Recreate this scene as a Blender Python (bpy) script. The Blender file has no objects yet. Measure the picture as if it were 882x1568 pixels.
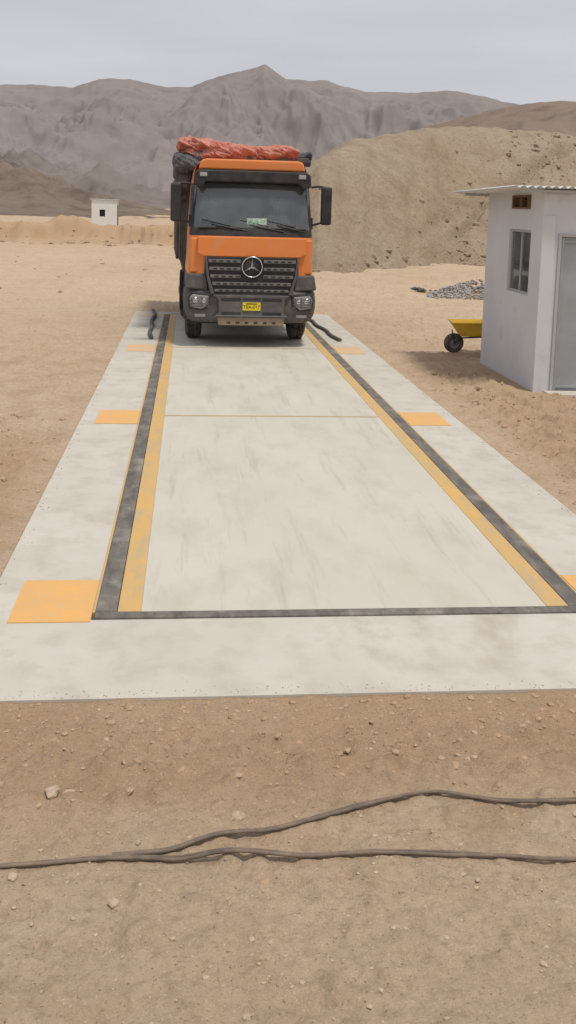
import bpy, bmesh, math, random
import numpy as np
from mathutils import Vector, Matrix
random.seed(7); RNG=np.random.RandomState(5)
scene=bpy.context.scene
COL=scene.collection

# ------------------------------------------------------------ noise
def _h(ix,iy,seed):
    n=(ix.astype(np.int64)*374761393+iy.astype(np.int64)*668265263+seed*1442695041)&0xffffffff
    n=((n^(n>>13))*1274126177)&0xffffffff
    n=((n^(n>>16))*2246822519)&0xffffffff
    return ((n^(n>>15))&0xffffff)/float(0xffffff)
def vn(x,y,seed=0):
    x=np.asarray(x,float);y=np.asarray(y,float)
    ix=np.floor(x);iy=np.floor(y);fx=x-ix;fy=y-iy
    fx=fx*fx*fx*(fx*(fx*6-15)+10);fy=fy*fy*fy*(fy*(fy*6-15)+10)
    a=_h(ix,iy,seed);b=_h(ix+1,iy,seed);c=_h(ix,iy+1,seed);d=_h(ix+1,iy+1,seed)
    return (a+(b-a)*fx)*(1-fy)+(c+(d-c)*fx)*fy
def fbm(x,y,o=4,seed=0,g=.5):
    s=0;a=1;t=0
    for i in range(o):
        k=i*.7;s=s+a*(vn(x*math.cos(k)-y*math.sin(k)+i*17.3,x*math.sin(k)+y*math.cos(k)-i*9.1,seed+i)*2-1)
        t+=a;a*=g;x=x*2.03;y=y*2.03
    return s/t
def ridged(x,y,o=5,seed=0):
    s=0;a=1;t=0
    for i in range(o):
        k=i*.6
        v=1-np.abs(vn(x*math.cos(k)-y*math.sin(k)+i*7.3,x*math.sin(k)+y*math.cos(k)-i*3.1,seed+i)*2-1)
        s=s+a*v*v;t+=a;a*=.5;x=x*2.07;y=y*2.07
    return s/t
def sst(a,b,x):
    t=np.clip((np.asarray(x,float)-a)/(b-a),0,1);return t*t*(3-2*t)

# ------------------------------------------------------------ materials
def mat(name,base,rough=.8,metal=0.,var=None,vscale=3.,var2=None,v2scale=20.,bump=0.,bscale=50.,bdist=.01,spec=.3,stretch=None,detail=6,lo=.35,hi=.65,lo2=.5,hi2=.7,coat=0.,var3=None,v3scale=1.,v3stretch=(1,1,1),lo3=.6,hi3=.75):
    m=bpy.data.materials.new(name);m.use_nodes=True
    nt=m.node_tree;N=nt.nodes;L=nt.links
    b=N['Principled BSDF'];b.inputs['Roughness'].default_value=rough;b.inputs['Metallic'].default_value=metal
    b.inputs['Specular IOR Level'].default_value=spec
    if coat: b.inputs['Coat Weight'].default_value=coat;b.inputs['Coat Roughness'].default_value=.15
    tc=N.new('ShaderNodeTexCoord');mp=N.new('ShaderNodeMapping');L.new(tc.outputs['Object'],mp.inputs[0])
    if stretch: mp.inputs['Scale'].default_value=stretch
    def noise(sc,det=detail,r=.6,src=mp):
        n=N.new('ShaderNodeTexNoise');n.inputs['Scale'].default_value=sc;n.inputs['Detail'].default_value=det;n.inputs['Roughness'].default_value=r
        L.new(src.outputs[0],n.inputs['Vector']);return n
    def ramp(n,a,c):
        r=N.new('ShaderNodeMapRange');r.inputs[1].default_value=a;r.inputs[2].default_value=c;L.new(n.outputs[0],r.inputs[0]);return r
    def mix(fac,A,B):
        x=N.new('ShaderNodeMix');x.data_type='RGBA';L.new(fac,x.inputs[0])
        if isinstance(A,tuple): x.inputs[6].default_value=(*A,1)
        else: L.new(A,x.inputs[6])
        x.inputs[7].default_value=(*B,1);return x.outputs[2]
    cur=tuple(base)
    if var is not None: cur=mix(ramp(noise(vscale),lo,hi).outputs[0],cur,tuple(var))
    if var2 is not None: cur=mix(ramp(noise(v2scale),lo2,hi2).outputs[0],cur,tuple(var2))
    if var3 is not None:
        m3=N.new('ShaderNodeMapping');m3.inputs['Scale'].default_value=v3stretch;L.new(tc.outputs['Object'],m3.inputs[0])
        cur=mix(ramp(noise(v3scale,7,.7,m3),lo3,hi3).outputs[0],cur,tuple(var3))
    if isinstance(cur,tuple): b.inputs['Base Color'].default_value=(*cur,1)
    else: L.new(cur,b.inputs['Base Color'])
    if bump:
        bp=N.new('ShaderNodeBump');bp.inputs['Strength'].default_value=bump;bp.inputs['Distance'].default_value=bdist
        L.new(noise(bscale,8,.65).outputs[0],bp.inputs['Height']);L.new(bp.outputs[0],b.inputs['Normal'])
    return m
M={}
M['slab']=mat('apron_concrete',(.495,.468,.41),.85,var=(.55,.525,.468),vscale=1.1,var2=(.42,.385,.325),v2scale=3.1,lo2=.48,hi2=.8,bump=.4,bscale=60,bdist=.005,detail=9,var3=(.40,.325,.235),v3scale=1.1,v3stretch=(1.5,.7,1),lo3=.55,hi3=.85)
M['deck']=mat('deck_concrete',(.51,.482,.405),.8,var=(.555,.53,.465),vscale=.8,var2=(.44,.41,.335),v2scale=2.1,lo2=.48,hi2=.8,bump=.2,bscale=50,bdist=.003,stretch=(1,.5,1),detail=9,var3=(.355,.33,.285),v3scale=1.8,v3stretch=(3.2,.25,1),lo3=.54,hi3=.82)
M['yellow']=mat('yellow_paint',(.62,.38,.125),.6,var=(.52,.37,.17),vscale=4,var2=(.44,.35,.23),v2scale=9,lo2=.48,hi2=.75,bump=.15,bscale=80,bdist=.002,stretch=(1,.35,1))
M['patch']=mat('orange_paint',(.72,.40,.125),.6,var=(.65,.39,.16),vscale=3,var2=(.54,.41,.24),v2scale=24,lo2=.55,hi2=.8,bump=.2,bscale=80,bdist=.003,var3=(.54,.42,.27),v3scale=2.5,lo3=.56,hi3=.8)
M['patchf']=mat('orange_paint_dusty',(.66,.43,.22),.6,var=(.58,.43,.27),vscale=3)
M['strip']=mat('rubber_strip',(.105,.097,.088),.8,var=(.15,.137,.12),vscale=3,var2=(.215,.195,.168),v2scale=6,lo2=.42,hi2=.8,bump=.2,bscale=60,bdist=.003,stretch=(1.6,.5,1),var3=(.36,.32,.27),v3scale=1.9,v3stretch=(1.5,1.2,1),lo3=.52,hi3=.78,detail=9)
M['joint']=mat('joint_steel',(.46,.33,.17),.7,var=(.38,.30,.2),vscale=6)
M['orange']=mat('cab_orange',(.74,.215,.04),.42,var=(.70,.235,.07),vscale=3,var2=(.54,.32,.18),v2scale=2.2,lo2=.54,hi2=.9,spec=.4,coat=.2)
M['plastic']=mat('grey_plastic',(.085,.083,.087),.65,var=(.12,.112,.108),vscale=4,var2=(.22,.19,.16),v2scale=5,lo2=.52,hi2=.85,bump=.1,bscale=60)
M['plastic2']=mat('grille_grey',(.135,.132,.134),.55,var=(.18,.168,.155),vscale=6)
M['black']=mat('black_plastic',(.022,.022,.025),.5,var=(.05,.046,.042),vscale=5)
M['tyre']=mat('tyre_rubber',(.038,.035,.033),.85,var=(.14,.115,.095),vscale=6,bump=.3,bscale=40)
M['rim']=mat('rim_steel',(.25,.22,.2),.55,.4,var=(.16,.13,.11),vscale=8)
M['chrome']=mat('chrome',(.62,.62,.62),.25,1.)
M['lamp']=mat('lamp_glass',(.36,.37,.38),.15,0.,var=(.27,.26,.25),vscale=7,spec=.6)
M['skid']=mat('dusty_metal',(.36,.265,.19),.7,.2,var=(.26,.2,.15),vscale=6,bump=.2,bscale=30)
M['plate']=mat('plate_yellow',(.75,.6,.03),.5)
M['dark']=mat('interior_dark',(.03,.03,.032),.8)
M['seat']=mat('seat_cloth',(.085,.09,.10),.9)
M['tarp']=mat('red_tarp',(.50,.175,.13),.85,var=(.60,.31,.25),vscale=3.5,var2=(.36,.10,.075),v2scale=7,bump=.8,bscale=7,bdist=.05,spec=.15)
M['gtarp']=mat('grey_tarp',(.085,.09,.105),.85,var=(.15,.15,.16),vscale=4,bump=.8,bscale=8,bdist=.05,spec=.15)
M['body']=mat('body_steel',(.085,.075,.07),.6,var=(.16,.13,.11),vscale=3,bump=.1,bscale=20)
M['paper']=mat('white_paper',(.75,.78,.75),.8,var=(.3,.5,.35),vscale=22)
M['skin']=mat('skin',(.33,.18,.12),.6)
M['shirt']=mat('shirt_cloth',(.5,.52,.55),.9)
M['hair']=mat('hair',(.015,.012,.01),.7)
M['wall']=mat('white_wall_paint',(.64,.645,.66),.85,var=(.59,.595,.61),vscale=1.5,var2=(.49,.47,.44),v2scale=2.4,lo2=.6,hi2=.85,bump=.35,bscale=25,bdist=.006,detail=8,var3=(.44,.38,.31),v3scale=2.5,v3stretch=(3,3,.6),lo3=.64,hi3=.85)
M['roof']=mat('roof_sheet',(.66,.68,.70),.5,.2,var=(.54,.54,.54),vscale=3)
M['door']=mat('door_metal',(.37,.395,.41),.5,.2,var=(.31,.33,.34),vscale=1.5,var3=(.27,.26,.25),v3scale=2,v3stretch=(4,4,.5),lo3=.6,hi3=.8)
M['frame']=mat('frame_metal',(.46,.47,.47),.5,.3)
M['wood']=mat('vent_wood',(.19,.11,.07),.8,var=(.12,.07,.05),vscale=12,stretch=(1,1,6))
M['wby']=mat('barrow_yellow',(.72,.44,.02),.5,var=(.55,.36,.08),vscale=6)
M['cable']=mat('cable_rubber',(.115,.095,.08),.8,var=(.24,.18,.13),vscale=9)
M['hose']=mat('hose_rubber',(.085,.08,.078),.8,var=(.17,.155,.14),vscale=6)
M['stone']=mat('stone',(.43,.33,.235),.9,var=(.50,.40,.30),vscale=14,var2=(.28,.21,.15),v2scale=25,bump=.4,bscale=60,bdist=.004)
M['clod']=mat('soil_clods',(.40,.275,.175),.95,var=(.45,.325,.22),vscale=9,var2=(.29,.195,.12),v2scale=20,bump=.6,bscale=60,bdist=.006,spec=.1)
M['rock']=mat('brown_rock',(.27,.20,.145),.9,var=(.37,.29,.215),vscale=1.5,bump=.5,bscale=9,bdist=.05)
M['gravel']=mat('grey_gravel',(.30,.28,.265),.9,var=(.42,.395,.37),vscale=6,var2=(.18,.165,.155),v2scale=8)
M['mount']=mat('mountain_rock_haze',(.242,.215,.207),1.,var=(.268,.238,.226),vscale=.004,var2=(.215,.193,.19),v2scale=.012,lo2=.45,hi2=.75,spec=0,var3=(.185,.168,.168),v3scale=.02,v3stretch=(1,1,1),lo3=.52,hi3=.8)  # distance haze is painted into these pale rock greys
M['hillb']=mat('brown_hill_soil',(.215,.165,.13),1.,var=(.25,.20,.16),vscale=.02,var2=(.155,.125,.105),v2scale=.12,lo2=.5,hi2=.7,bump=.5,bscale=.5,bdist=1.,spec=0)
M['hilll']=mat('dark_hill_soil',(.20,.158,.13),1.,var=(.25,.20,.165),vscale=.03,var2=(.13,.108,.094),v2scale=.15,lo2=.45,hi2=.7,bump=.8,bscale=.3,bdist=2.,spec=0)
M['spur']=mat('spur_soil',(.195,.168,.155),1.,var=(.22,.192,.176),vscale=.01,var2=(.155,.137,.132),v2scale=.05,spec=0)

def glassmat():
    m=bpy.data.materials.new('windscreen_glass');m.use_nodes=True;nt=m.node_tree;N=nt.nodes;L=nt.links
    for n in list(N):
        if n.type!='OUTPUT_MATERIAL': N.remove(n)
    o=[n for n in N if n.type=='OUTPUT_MATERIAL'][0]
    t=N.new('ShaderNodeBsdfTransparent');t.inputs[0].default_value=(.66,.71,.71,1)
    g=N.new('ShaderNodeBsdfGlossy');g.inputs['Roughness'].default_value=.06;g.inputs[0].default_value=(.9,.95,1,1)
    d=N.new('ShaderNodeBsdfDiffuse');d.inputs[0].default_value=(.27,.29,.29,1)
    f=N.new('ShaderNodeFresnel');f.inputs[0].default_value=1.55
    a=N.new('ShaderNodeMath');a.operation='MULTIPLY_ADD';a.inputs[1].default_value=1.1;a.inputs[2].default_value=.06;L.new(f.outputs[0],a.inputs[0])
    x=N.new('ShaderNodeMixShader');L.new(a.outputs[0],x.inputs[0]);L.new(t.outputs[0],x.inputs[1]);L.new(g.outputs[0],x.inputs[2])
    tc=N.new('ShaderNodeTexCoord');no=N.new('ShaderNodeTexNoise');no.inputs['Scale'].default_value=2.5;no.inputs['Detail'].default_value=6;L.new(tc.outputs['Object'],no.inputs['Vector'])
    mr=N.new('ShaderNodeMapRange');mr.inputs[1].default_value=.35;mr.inputs[2].default_value=.7;mr.inputs[3].default_value=.16;mr.inputs[4].default_value=.36;L.new(no.outputs[0],mr.inputs[0])
    y=N.new('ShaderNodeMixShader');L.new(mr.outputs[0],y.inputs[0]);L.new(x.outputs[0],y.inputs[1]);L.new(d.outputs[0],y.inputs[2])
    L.new(y.outputs[0],o.inputs[0]);return m
M['glass']=glassmat()

def soil(name,base,light,dark,sc=1.,bs=1.,bd=.02,speck=True,tone=False):
    m=bpy.data.materials.new(name);m.use_nodes=True;nt=m.node_tree;N=nt.nodes;L=nt.links
    b=N['Principled BSDF'];b.inputs['Roughness'].default_value=.95;b.inputs['Specular IOR Level'].default_value=.1
    tc=N.new('ShaderNodeTexCoord')
    def noise(s,d=8,r=.65):
        n=N.new('ShaderNodeTexNoise');n.inputs['Scale'].default_value=s*sc;n.inputs['Detail'].default_value=d;n.inputs['Roughness'].default_value=r
        L.new(tc.outputs['Object'],n.inputs['Vector']);return n
    def rng(n,a,c,o=1.):
        r=N.new('ShaderNodeMapRange');r.inputs[1].default_value=a;r.inputs[2].default_value=c;r.inputs[4].default_value=o;L.new(n.outputs[0],r.inputs[0]);return r.outputs[0]
    def mix(f,A,B):
        x=N.new('ShaderNodeMix');x.data_type='RGBA';L.new(f,x.inputs[0])
        for k,v in ((6,A),(7,B)):
            if isinstance(v,tuple): x.inputs[k].default_value=(*v,1)
            else: L.new(v,x.inputs[k])
        return x.outputs[2]
    c=mix(rng(noise(.45),.38,.62),base,light)
    c=mix(rng(noise(1.7),.48,.72),c,dark)
    if tone:
        at=N.new('ShaderNodeAttribute');at.attribute_name='loose_and_shade'  # loose soil tone plus the painted shade of the berm
        def atr(lo,hi,o):
            r=N.new('ShaderNodeMapRange');r.inputs[1].default_value=lo;r.inputs[2].default_value=hi;r.inputs[4].default_value=o;L.new(at.outputs['Fac'],r.inputs[0]);return r.outputs[0]
        c=mix(atr(0,1,.8),c,tuple(v*k for v,k in zip(dark,(1.05,.98,.92))))
        c=mix(atr(0,-1,.8),c,tuple(v*1.08 for v in light))
    c=mix(rng(noise(7,6),.5,.8,.8),c,tuple(v*.74 for v in base))
    c=mix(rng(noise(22,5),.48,.78),c,tuple(v*.72 for v in base))
    if speck:
        c=mix(rng(noise(85,3),.60,.72,.8),c,tuple(min(1,v*1.35) for v in light))
        c=mix(rng(noise(60,3),.62,.70,.8),c,tuple(v*.55 for v in dark))
    L.new(c,b.inputs['Base Color'])
    b1=N.new('ShaderNodeBump');b1.inputs['Strength'].default_value=.9;b1.inputs['Distance'].default_value=bd;L.new(noise(9*bs,10,.7).outputs[0],b1.inputs['Height'])
    b2=N.new('ShaderNodeBump');b2.inputs['Strength'].default_value=1.;b2.inputs['Distance'].default_value=bd*.4;L.new(noise(70*bs,6,.7).outputs[0],b2.inputs['Height']);L.new(b2.outputs[0],b1.inputs['Normal'])
    L.new(b1.outputs[0],b.inputs['Normal']);return m
M['ground']=soil('sandy_ground',(.485,.36,.245),(.525,.41,.295),(.395,.28,.178),tone=True,bd=.028)
M['emb']=soil('embankment_soil',(.41,.32,.228),(.455,.37,.275),(.345,.262,.18),sc=.25,bs=.5,bd=.28,speck=False)

# ------------------------------------------------------------ geometry helpers
def link(o,parent=None):
    COL.objects.link(o)
    if parent: o.parent=parent
    return o
def empty(name,loc=(0,0,0),rz=0):
    e=bpy.data.objects.new(name,None);e.location=loc;e.rotation_euler=(0,0,rz);e.empty_display_size=.3;COL.objects.link(e);return e
def mesh(name,v,f,mats,parent=None,idx=None,smooth=False):
    me=bpy.data.meshes.new(name);me.from_pydata([tuple(map(float,p)) for p in v],[],[tuple(map(int,q)) for q in f])
    for m in (mats if isinstance(mats,(list,tuple)) else [mats]): me.materials.append(m)
    if idx is not None: me.polygons.foreach_set('material_index',np.array(idx,dtype=np.int32))
    me.polygons.foreach_set('use_smooth',[smooth]*len(me.polygons));me.update()
    return link(bpy.data.objects.new(name,me),parent)
def bev(o,w,seg=2):
    m=o.modifiers.new('b','BEVEL');m.width=w;m.segments=seg;m.limit_method='ANGLE';m.angle_limit=math.radians(40);return o
def box(name,x0,x1,y0,y1,z0,z1,m,parent=None,b=0.,seg=2):
    v=[(x,y,z) for z in (z0,z1) for y in (y0,y1) for x in (x0,x1)]
    f=[(0,2,3,1),(4,5,7,6),(0,1,5,4),(2,6,7,3),(0,4,6,2),(1,3,7,5)]
    o=mesh(name,v,f,m,parent)
    if b: bev(o,b,seg)
    return o
def boxes(name,L,m,parent=None,b=0.):
    v=[];f=[]
    for (x0,x1,y0,y1,z0,z1) in L:
        k=len(v);v+=[(x,y,z) for z in (z0,z1) for y in (y0,y1) for x in (x0,x1)]
        f+=[tuple(k+i for i in q) for q in [(0,2,3,1),(4,5,7,6),(0,1,5,4),(2,6,7,3),(0,4,6,2),(1,3,7,5)]]
    o=mesh(name,v,f,m,parent)
    if b: bev(o,b)
    return o
def recalc(o):
    bm=bmesh.new();bm.from_mesh(o.data);bmesh.ops.recalc_face_normals(bm,faces=bm.faces);bm.to_mesh(o.data);bm.free()
def prism(name,poly,y0,y1,m,parent=None,b=0.):
    n=len(poly);v=[(x,y0,z) for x,z in poly]+[(x,y1,z) for x,z in poly]
    f=[tuple(range(n)),tuple(range(2*n-1,n-1,-1))]+[(i,i+n,(i+1)%n+n,(i+1)%n) for i in range(n)]
    o=mesh(name,v,f,m,parent);recalc(o)
    if b: bev(o,b)
    return o
def lathe(name,prof,axis_c,m,parent=None,n=40,idx=None,axis='x'):
    v=[];f=[];ii=[]
    for k in range(n):
        t=2*math.pi*k/n
        for a,r in prof:
            if axis=='x': v.append((axis_c[0]+a,axis_c[1]+r*math.cos(t),axis_c[2]+r*math.sin(t)))
            elif axis=='y': v.append((axis_c[0]+r*math.cos(t),axis_c[1]+a,axis_c[2]+r*math.sin(t)))
            else: v.append((axis_c[0]+r*math.cos(t),axis_c[1]+r*math.sin(t),axis_c[2]+a))
    P=len(prof)
    for k in range(n):
        for i in range(P-1):
            f.append((k*P+i,k*P+i+1,((k+1)%n)*P+i+1,((k+1)%n)*P+i));ii.append(idx[i] if idx else 0)
    o=mesh(name,v,f,m,parent,ii,True);recalc(o)
    return o
def tube(name,pts,r,m,parent=None,cyc=False,res=3,kind='NURBS'):
    c=bpy.data.curves.new(name,'CURVE');c.dimensions='3D';c.bevel_depth=r;c.bevel_resolution=res;c.use_fill_caps=True
    s=c.splines.new(kind);s.points.add(len(pts)-1)
    for p,q in zip(s.points,pts): p.co=(*q,1)
    s.use_cyclic_u=cyc
    if kind=='NURBS': s.order_u=3;s.use_endpoint_u=True;s.resolution_u=6
    c.materials.append(m);return link(bpy.data.objects.new(name,c),parent)

def grid_mesh(name,X,Y,Z,m,smooth=True,attr=None):
    ny,nx=X.shape
    me=bpy.data.meshes.new(name);nv=nx*ny
    co=np.stack([X,Y,Z],-1).reshape(-1).astype(np.float32)
    i=np.arange(nv).reshape(ny,nx)
    q=np.stack([i[:-1,:-1],i[:-1,1:],i[1:,1:],i[1:,:-1]],-1).reshape(-1,4)
    me.vertices.add(nv);me.vertices.foreach_set('co',co)
    nf=len(q);me.loops.add(nf*4);me.polygons.add(nf)
    me.loops.foreach_set('vertex_index',q.reshape(-1).astype(np.int32))
    me.polygons.foreach_set('loop_start',(np.arange(nf)*4).astype(np.int32))
    me.polygons.foreach_set('loop_total',np.full(nf,4,np.int32))
    me.polygons.foreach_set('use_smooth',np.ones(nf,bool) if smooth else np.zeros(nf,bool))
    me.update(calc_edges=True);me.materials.append(m)
    if attr is not None:
        a=me.attributes.new(attr[0],'FLOAT','POINT');a.data.foreach_set('value',attr[1].reshape(-1).astype(np.float32))
    return link(bpy.data.objects.new(name,me))

CAM=np.array([-1.0744,-6.1406,2.6143])
# ------------------------------------------------------------ ground
def zones(x,y):
    wob=.12*fbm(x*1.5,y*1.5,3,51)
    fz=sst(-2.35,-1.75,y+wob)*(y<-1.0)*(1-sst(2.4,3.2,np.abs(x)))
    rz=sst(2.45,3.1,x+wob)*(1-sst(6.5,8.5,x))*sst(-2,.5,y)*(1-sst(8.5,13,y))
    lz=sst(2.4,2.8,-x+wob)*(1-sst(3.6,4.6,-x))*sst(-.5,1,y)*(1-sst(4,6,y))
    return fz,rz,lz
def gh(x,y):
    x=np.asarray(x,float);y=np.asarray(y,float)
    dx=np.maximum(np.abs(x)-2.35,0);dy=np.maximum(np.maximum(-1.12-y,y-18.1),0)
    ds=np.hypot(dx,dy);s=sst(0,.6,ds)
    near=1-sst(20,60,y)
    z=-.012-.008*s+fbm(x*.8,y*.8,4,3)*.05*s
    z=z+fbm(x*5,y*5,4,11)*.018*(.8+.2*s)*near
    fz,rz,lz=zones(x,y)
    lump=(ridged(x*2.6,y*2.6,4,21)-.45)
    cl=np.maximum(fbm(x*13,y*13,4,31)-.02,0)
    z=z+fz*(cl*.075+lump*.035)*s+rz*(lump*.19+cl*.07)*s+lz*(lump*.15+cl*.05)*s
    cl2=np.maximum(fbm(x*9,y*9,3,37)-.22,0)
    z=z+cl2*.07*near*s
    z=z+(.012*fbm(x*26,y*26,3,41))*near*(.4+.6*s)
    fp=np.maximum(ridged(x*1.7+3,y*2.4,3,45)-.70,0)
    z=z-fp*.10*near*s
    yb=59+fbm(x*.15,x*0+.3,3,5)*2
    bb=y-yb+.8*fbm(x*.9,x*0+5,3,6)
    b=np.where(bb<0,np.exp(-(bb/.9)**2),np.exp(-(bb/5)**2))*(1-sst(-1,4,x))
    z=z+b*(1.2+.5*fbm(x*.45,x*0,4,8)+.35*(ridged(x*.9,y*.8,4,9)-.5))
    z=z+sst(40,75,y)*(.35*fbm(x*.25,y*.25,5,14)+.05)
    z=z+sst(12,30,y)*(.13*fbm(x*.5,y*.5,5,15))
    under=(np.abs(x)<2.335)&(y>-1.105)&(y<18.08)
    z=np.where(under,-.12,z)
    z=np.where((ds<.25)&~under,np.minimum(z,.006-.004*(1-s)+.018*fbm(x*4,y*4,3,47)),z)
    bd=np.maximum(np.maximum(4.0-x,x-7.6),np.maximum(8.0-y,y-11))
    z=np.where(bd<.5,z*sst(-.1,.5,bd)-.04*(1-sst(-.1,.5,bd)),z)
    return z
def axis2(a,b,step,lo,hi):
    L=list(np.arange(a,b+1e-6,step));s=step
    while L[-1]<hi: s=min(s*1.07,.32) if L[-1]<14 else s*1.12;L.append(L[-1]+s)
    s=step
    while L[0]>lo: s=min(s*1.07,.32) if L[0]>-18 else s*1.12;L.insert(0,L[0]-s)
    return L
xs=np.array(axis2(-3.6,6,.026,-3500,3500))
ys1=list(np.arange(-3.9,-1.0,.016))+list(np.arange(-.98,12,.045));s=.045
while ys1[-1]<4500: s=min(s*1.05,.22) if ys1[-1]<70 else s*1.12; ys1.append(ys1[-1]+s)
s=.03
while ys1[0]>-600: s*=1.2; ys1.insert(0,ys1[0]-s)
ys=np.array(ys1)
X,Y=np.meshgrid(xs,ys);Z=gh(X,Y)
fz,rz,lz=zones(X,Y)
tone=np.clip(fz*.9+rz*.65+lz*.8,0,1)-.9*sst(8,16,Y)*(1-sst(50,58,Y))*(.6+.6*fbm(X*.25,Y*.12,3,53))-.5*np.clip((-2.3-Y)/.5,0,1)
tone=tone+sst(56,58,Y)*(1-sst(60,66,Y))*.9*(1-sst(0,4,X))  # shade of the berm scarp painted in as darker ground colour
tone=np.clip(tone+.3*fbm(X*.9,Y*.9,4,54)+.25*fbm(X*3,Y*3,3,55),-1,1)
grid_mesh('ground',X,Y,Z,M['ground'],True,('loose_and_shade',tone))

# ------------------------------------------------------------ hills and mountains
def polar(name,az,D,zf,m):
    A,R=np.meshgrid(np.radians(az),D)
    X=CAM[0]+R*np.sin(A);Y=CAM[1]+R*np.cos(A)
    return grid_mesh(name,X,Y,zf(np.degrees(A),R,X,Y),m)
MP=np.array([(-60,.1),(-40,.11),(-20,.10),(-10.4,.1071),(-8.4,.1095),(-6.55,.109),(-5.1,.1173),(-3.45,.1185),(-1.45,.1128),(0,.1147),(1.45,.1247),(3.3,.133),(4.1,.1374),(5.3,.1246),(7.65,.1239),(9.8,.1144),(12,.1142),(14.9,.1168),(17.4,.107),(20,.098),(30,.09),(45,.1),(70,.1)])
def zmount(a,R,X,Y):
    t=(R-1800)/(2700-1800)
    cr=2.6+np.interp(a,MP[:,0],MP[:,1])*2700*(1+.012*fbm(a*1.2,a*0,5,3))
    tt=np.clip(t,0,1.0)
    up=cr*(.05*sst(-.5,0,t)+.95*tt**.95)
    w=np.sin(np.pi*np.clip(t*.93+.07,0,1))**.75
    wx=X+.55*Y+170*fbm(X*.0018,Y*.0018,3,9);wy=Y+150*fbm(X*.002+9,Y*.002,3,19)
    rg=ridged(wx*.0030,wy*.0020,5,50)-.5
    rg2=ridged((X-.5*Y)*.008+.2*rg,wy*.006,4,60)-.5
    z=up+w*(rg*175+rg2*48)
    z=np.where(t>1,cr-(R-2700)*.45,z)
    lim=2.6+(cr-2.6)*(R/2700)*(.95+.05*sst(.75,1,t))
    k=8.
    z=np.where(t<1,-k*np.logaddexp(-z/k,-lim/k),z)
    z=np.where((t<1)&(t>.97),z*(1-sst(.97,1,t))+cr*sst(.97,1,t),z)
    return np.maximum(z,-3)
polar('mountain',np.arange(-60,65,.08),np.concatenate([np.arange(1290,1800,30),np.arange(1800,2700,8),[2700,2760,3000,3400]]),zmount,M['mount'])
BP=np.array([(5,-.02),(8,.03),(10,.055),(13.1,.0835),(15.7,.096),(18.6,.1075),(20.5,.110),(21.3,.1104),(30,.12),(45,.11),(70,.1)])
def zbrown(a,R,X,Y):
    t=(R-150)/(260-150);cr=2.6+np.interp(a,BP[:,0],BP[:,1])*260+.35*fbm(X*.3,Y*.3,3,72)
    z=np.maximum(cr,0)*np.clip(t,0,1)**.9+np.sin(np.pi*np.clip(t,0,1))*((ridged(X*.03,Y*.03,5,70)-.5)*7)+fbm(X*.08,Y*.08,4,71)*.6
    return np.where(t>1,cr-(R-260)*.4,z)-.5
polar('hill',np.arange(5,60,.12),np.arange(150,300,1.6),zbrown,M['hillb'])
LP=np.array([(-60,.065),(-25,.055),(-13,.044),(-10.4,.037),(-9,.031),(-8,.024),(-7,.017),(-5.5,.010),(-4,.005),(-2.5,-.001),(-1,-.006),(3,-.010),(8,-.012)])
def zleft(a,R,X,Y):
    t=(R-170)/(340-170);cr=2.6+np.interp(a,LP[:,0],LP[:,1])*340
    z=np.maximum(cr,-1)*np.clip(t,0,1)**.8+np.sin(np.pi*np.clip(t,0,1))*((ridged((X+.4*Y)*.03,Y*.02,5,80)-.5)*14*np.clip(cr/12,0.15,1))+fbm(X*.08,Y*.08,4,81)*.6
    return np.where(t>1,cr-(R-340)*.4,z)-.3
polar('hill',np.arange(-60,8,.12),np.arange(170,390,2.),zleft,M['hilll'])
SP=np.array([(-60,.07),(-14,.055),(-10.4,.045),(-8,.038),(-6,.026),(-4,.024),(-2,.014),(1,.002),(6,-.003)])
def zspur(a,R,X,Y):
    t=(R-500)/(900-500);cr=2.6+np.interp(a,SP[:,0],SP[:,1])*900
    z=np.maximum(cr,-1)*np.clip(t,0,1)**.8+np.sin(np.pi*np.clip(t,0,1))*((ridged((X+.5*Y)*.010,Y*.008,5,90)-.5)*42*np.clip(cr/25,0.1,1))
    return np.where(t>1,cr-(R-900)*.4,z)-.3
polar('hill',np.arange(-60,8,.12),np.arange(500,1000,5.),zspur,M['spur'])

EP=np.array([(-2,-.05),(1.5,-.04),(3.5,-.005),(5.5,.032),(7.7,.0558),(9.2,.0695),(11.4,.078),(13.3,.083),(16.4,.0853),(18.3,.083),(21.4,.077),(30,.07),(50,.06)])
FP=np.array([(-2,62),(2,54),(5,44),(7.4,40.5),(10,43),(16,52),(22,56),(30,58),(50,60)])
def zemb(a,R,X,Y):
    foot=np.interp(a,FP[:,0],FP[:,1])+1.0*fbm(a*.4,a*0+2,3,100)
    e=np.interp(a,EP[:,0],EP[:,1])
    top=np.maximum((2.6+e*(foot+3))/(1-1.75*e),.0)
    top=top*(1+.015*fbm(a*2,a*0,3,4))
    d=R-foot
    gul=(ridged((X-.35*Y)*.55,Y*.10+X*.1,4,101)-.5)
    up=d*.57+ (gul*.55*(.4+.6*sst(13,18,a))+fbm(X*.25,Y*.25,3,103)*.55+fbm(X*1.2,Y*1.2,5,102)*.24)*sst(0,4,d)
    k=.9
    z=-k*np.log(np.exp(-np.clip(up,-6,30)/k)+np.exp(-np.clip(top+.22*fbm(X*.3,Y*.3,4,7)+.12*fbm(X*1.5,Y*1.5,3,17),-3,30)/k))
    tr=d-(3.5+(a-15.5)*1.7)
    z=z-np.exp(-(tr/.7)**2)*.7*sst(14.5,16,a)*(1-sst(21,23,a))
    tr2=d-(2+(a-12)*.9)
    z=z-np.exp(-(tr2/.6)**2)*.35*sst(12,14,a)*(1-sst(20,23,a))
    z=z-.05
    return np.where(d<-2,-1.,z)
polar('embankment',np.arange(-2,50,.09),np.concatenate([np.arange(34,75,.2),np.arange(75,150,3)]),zemb,M['emb'])

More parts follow.
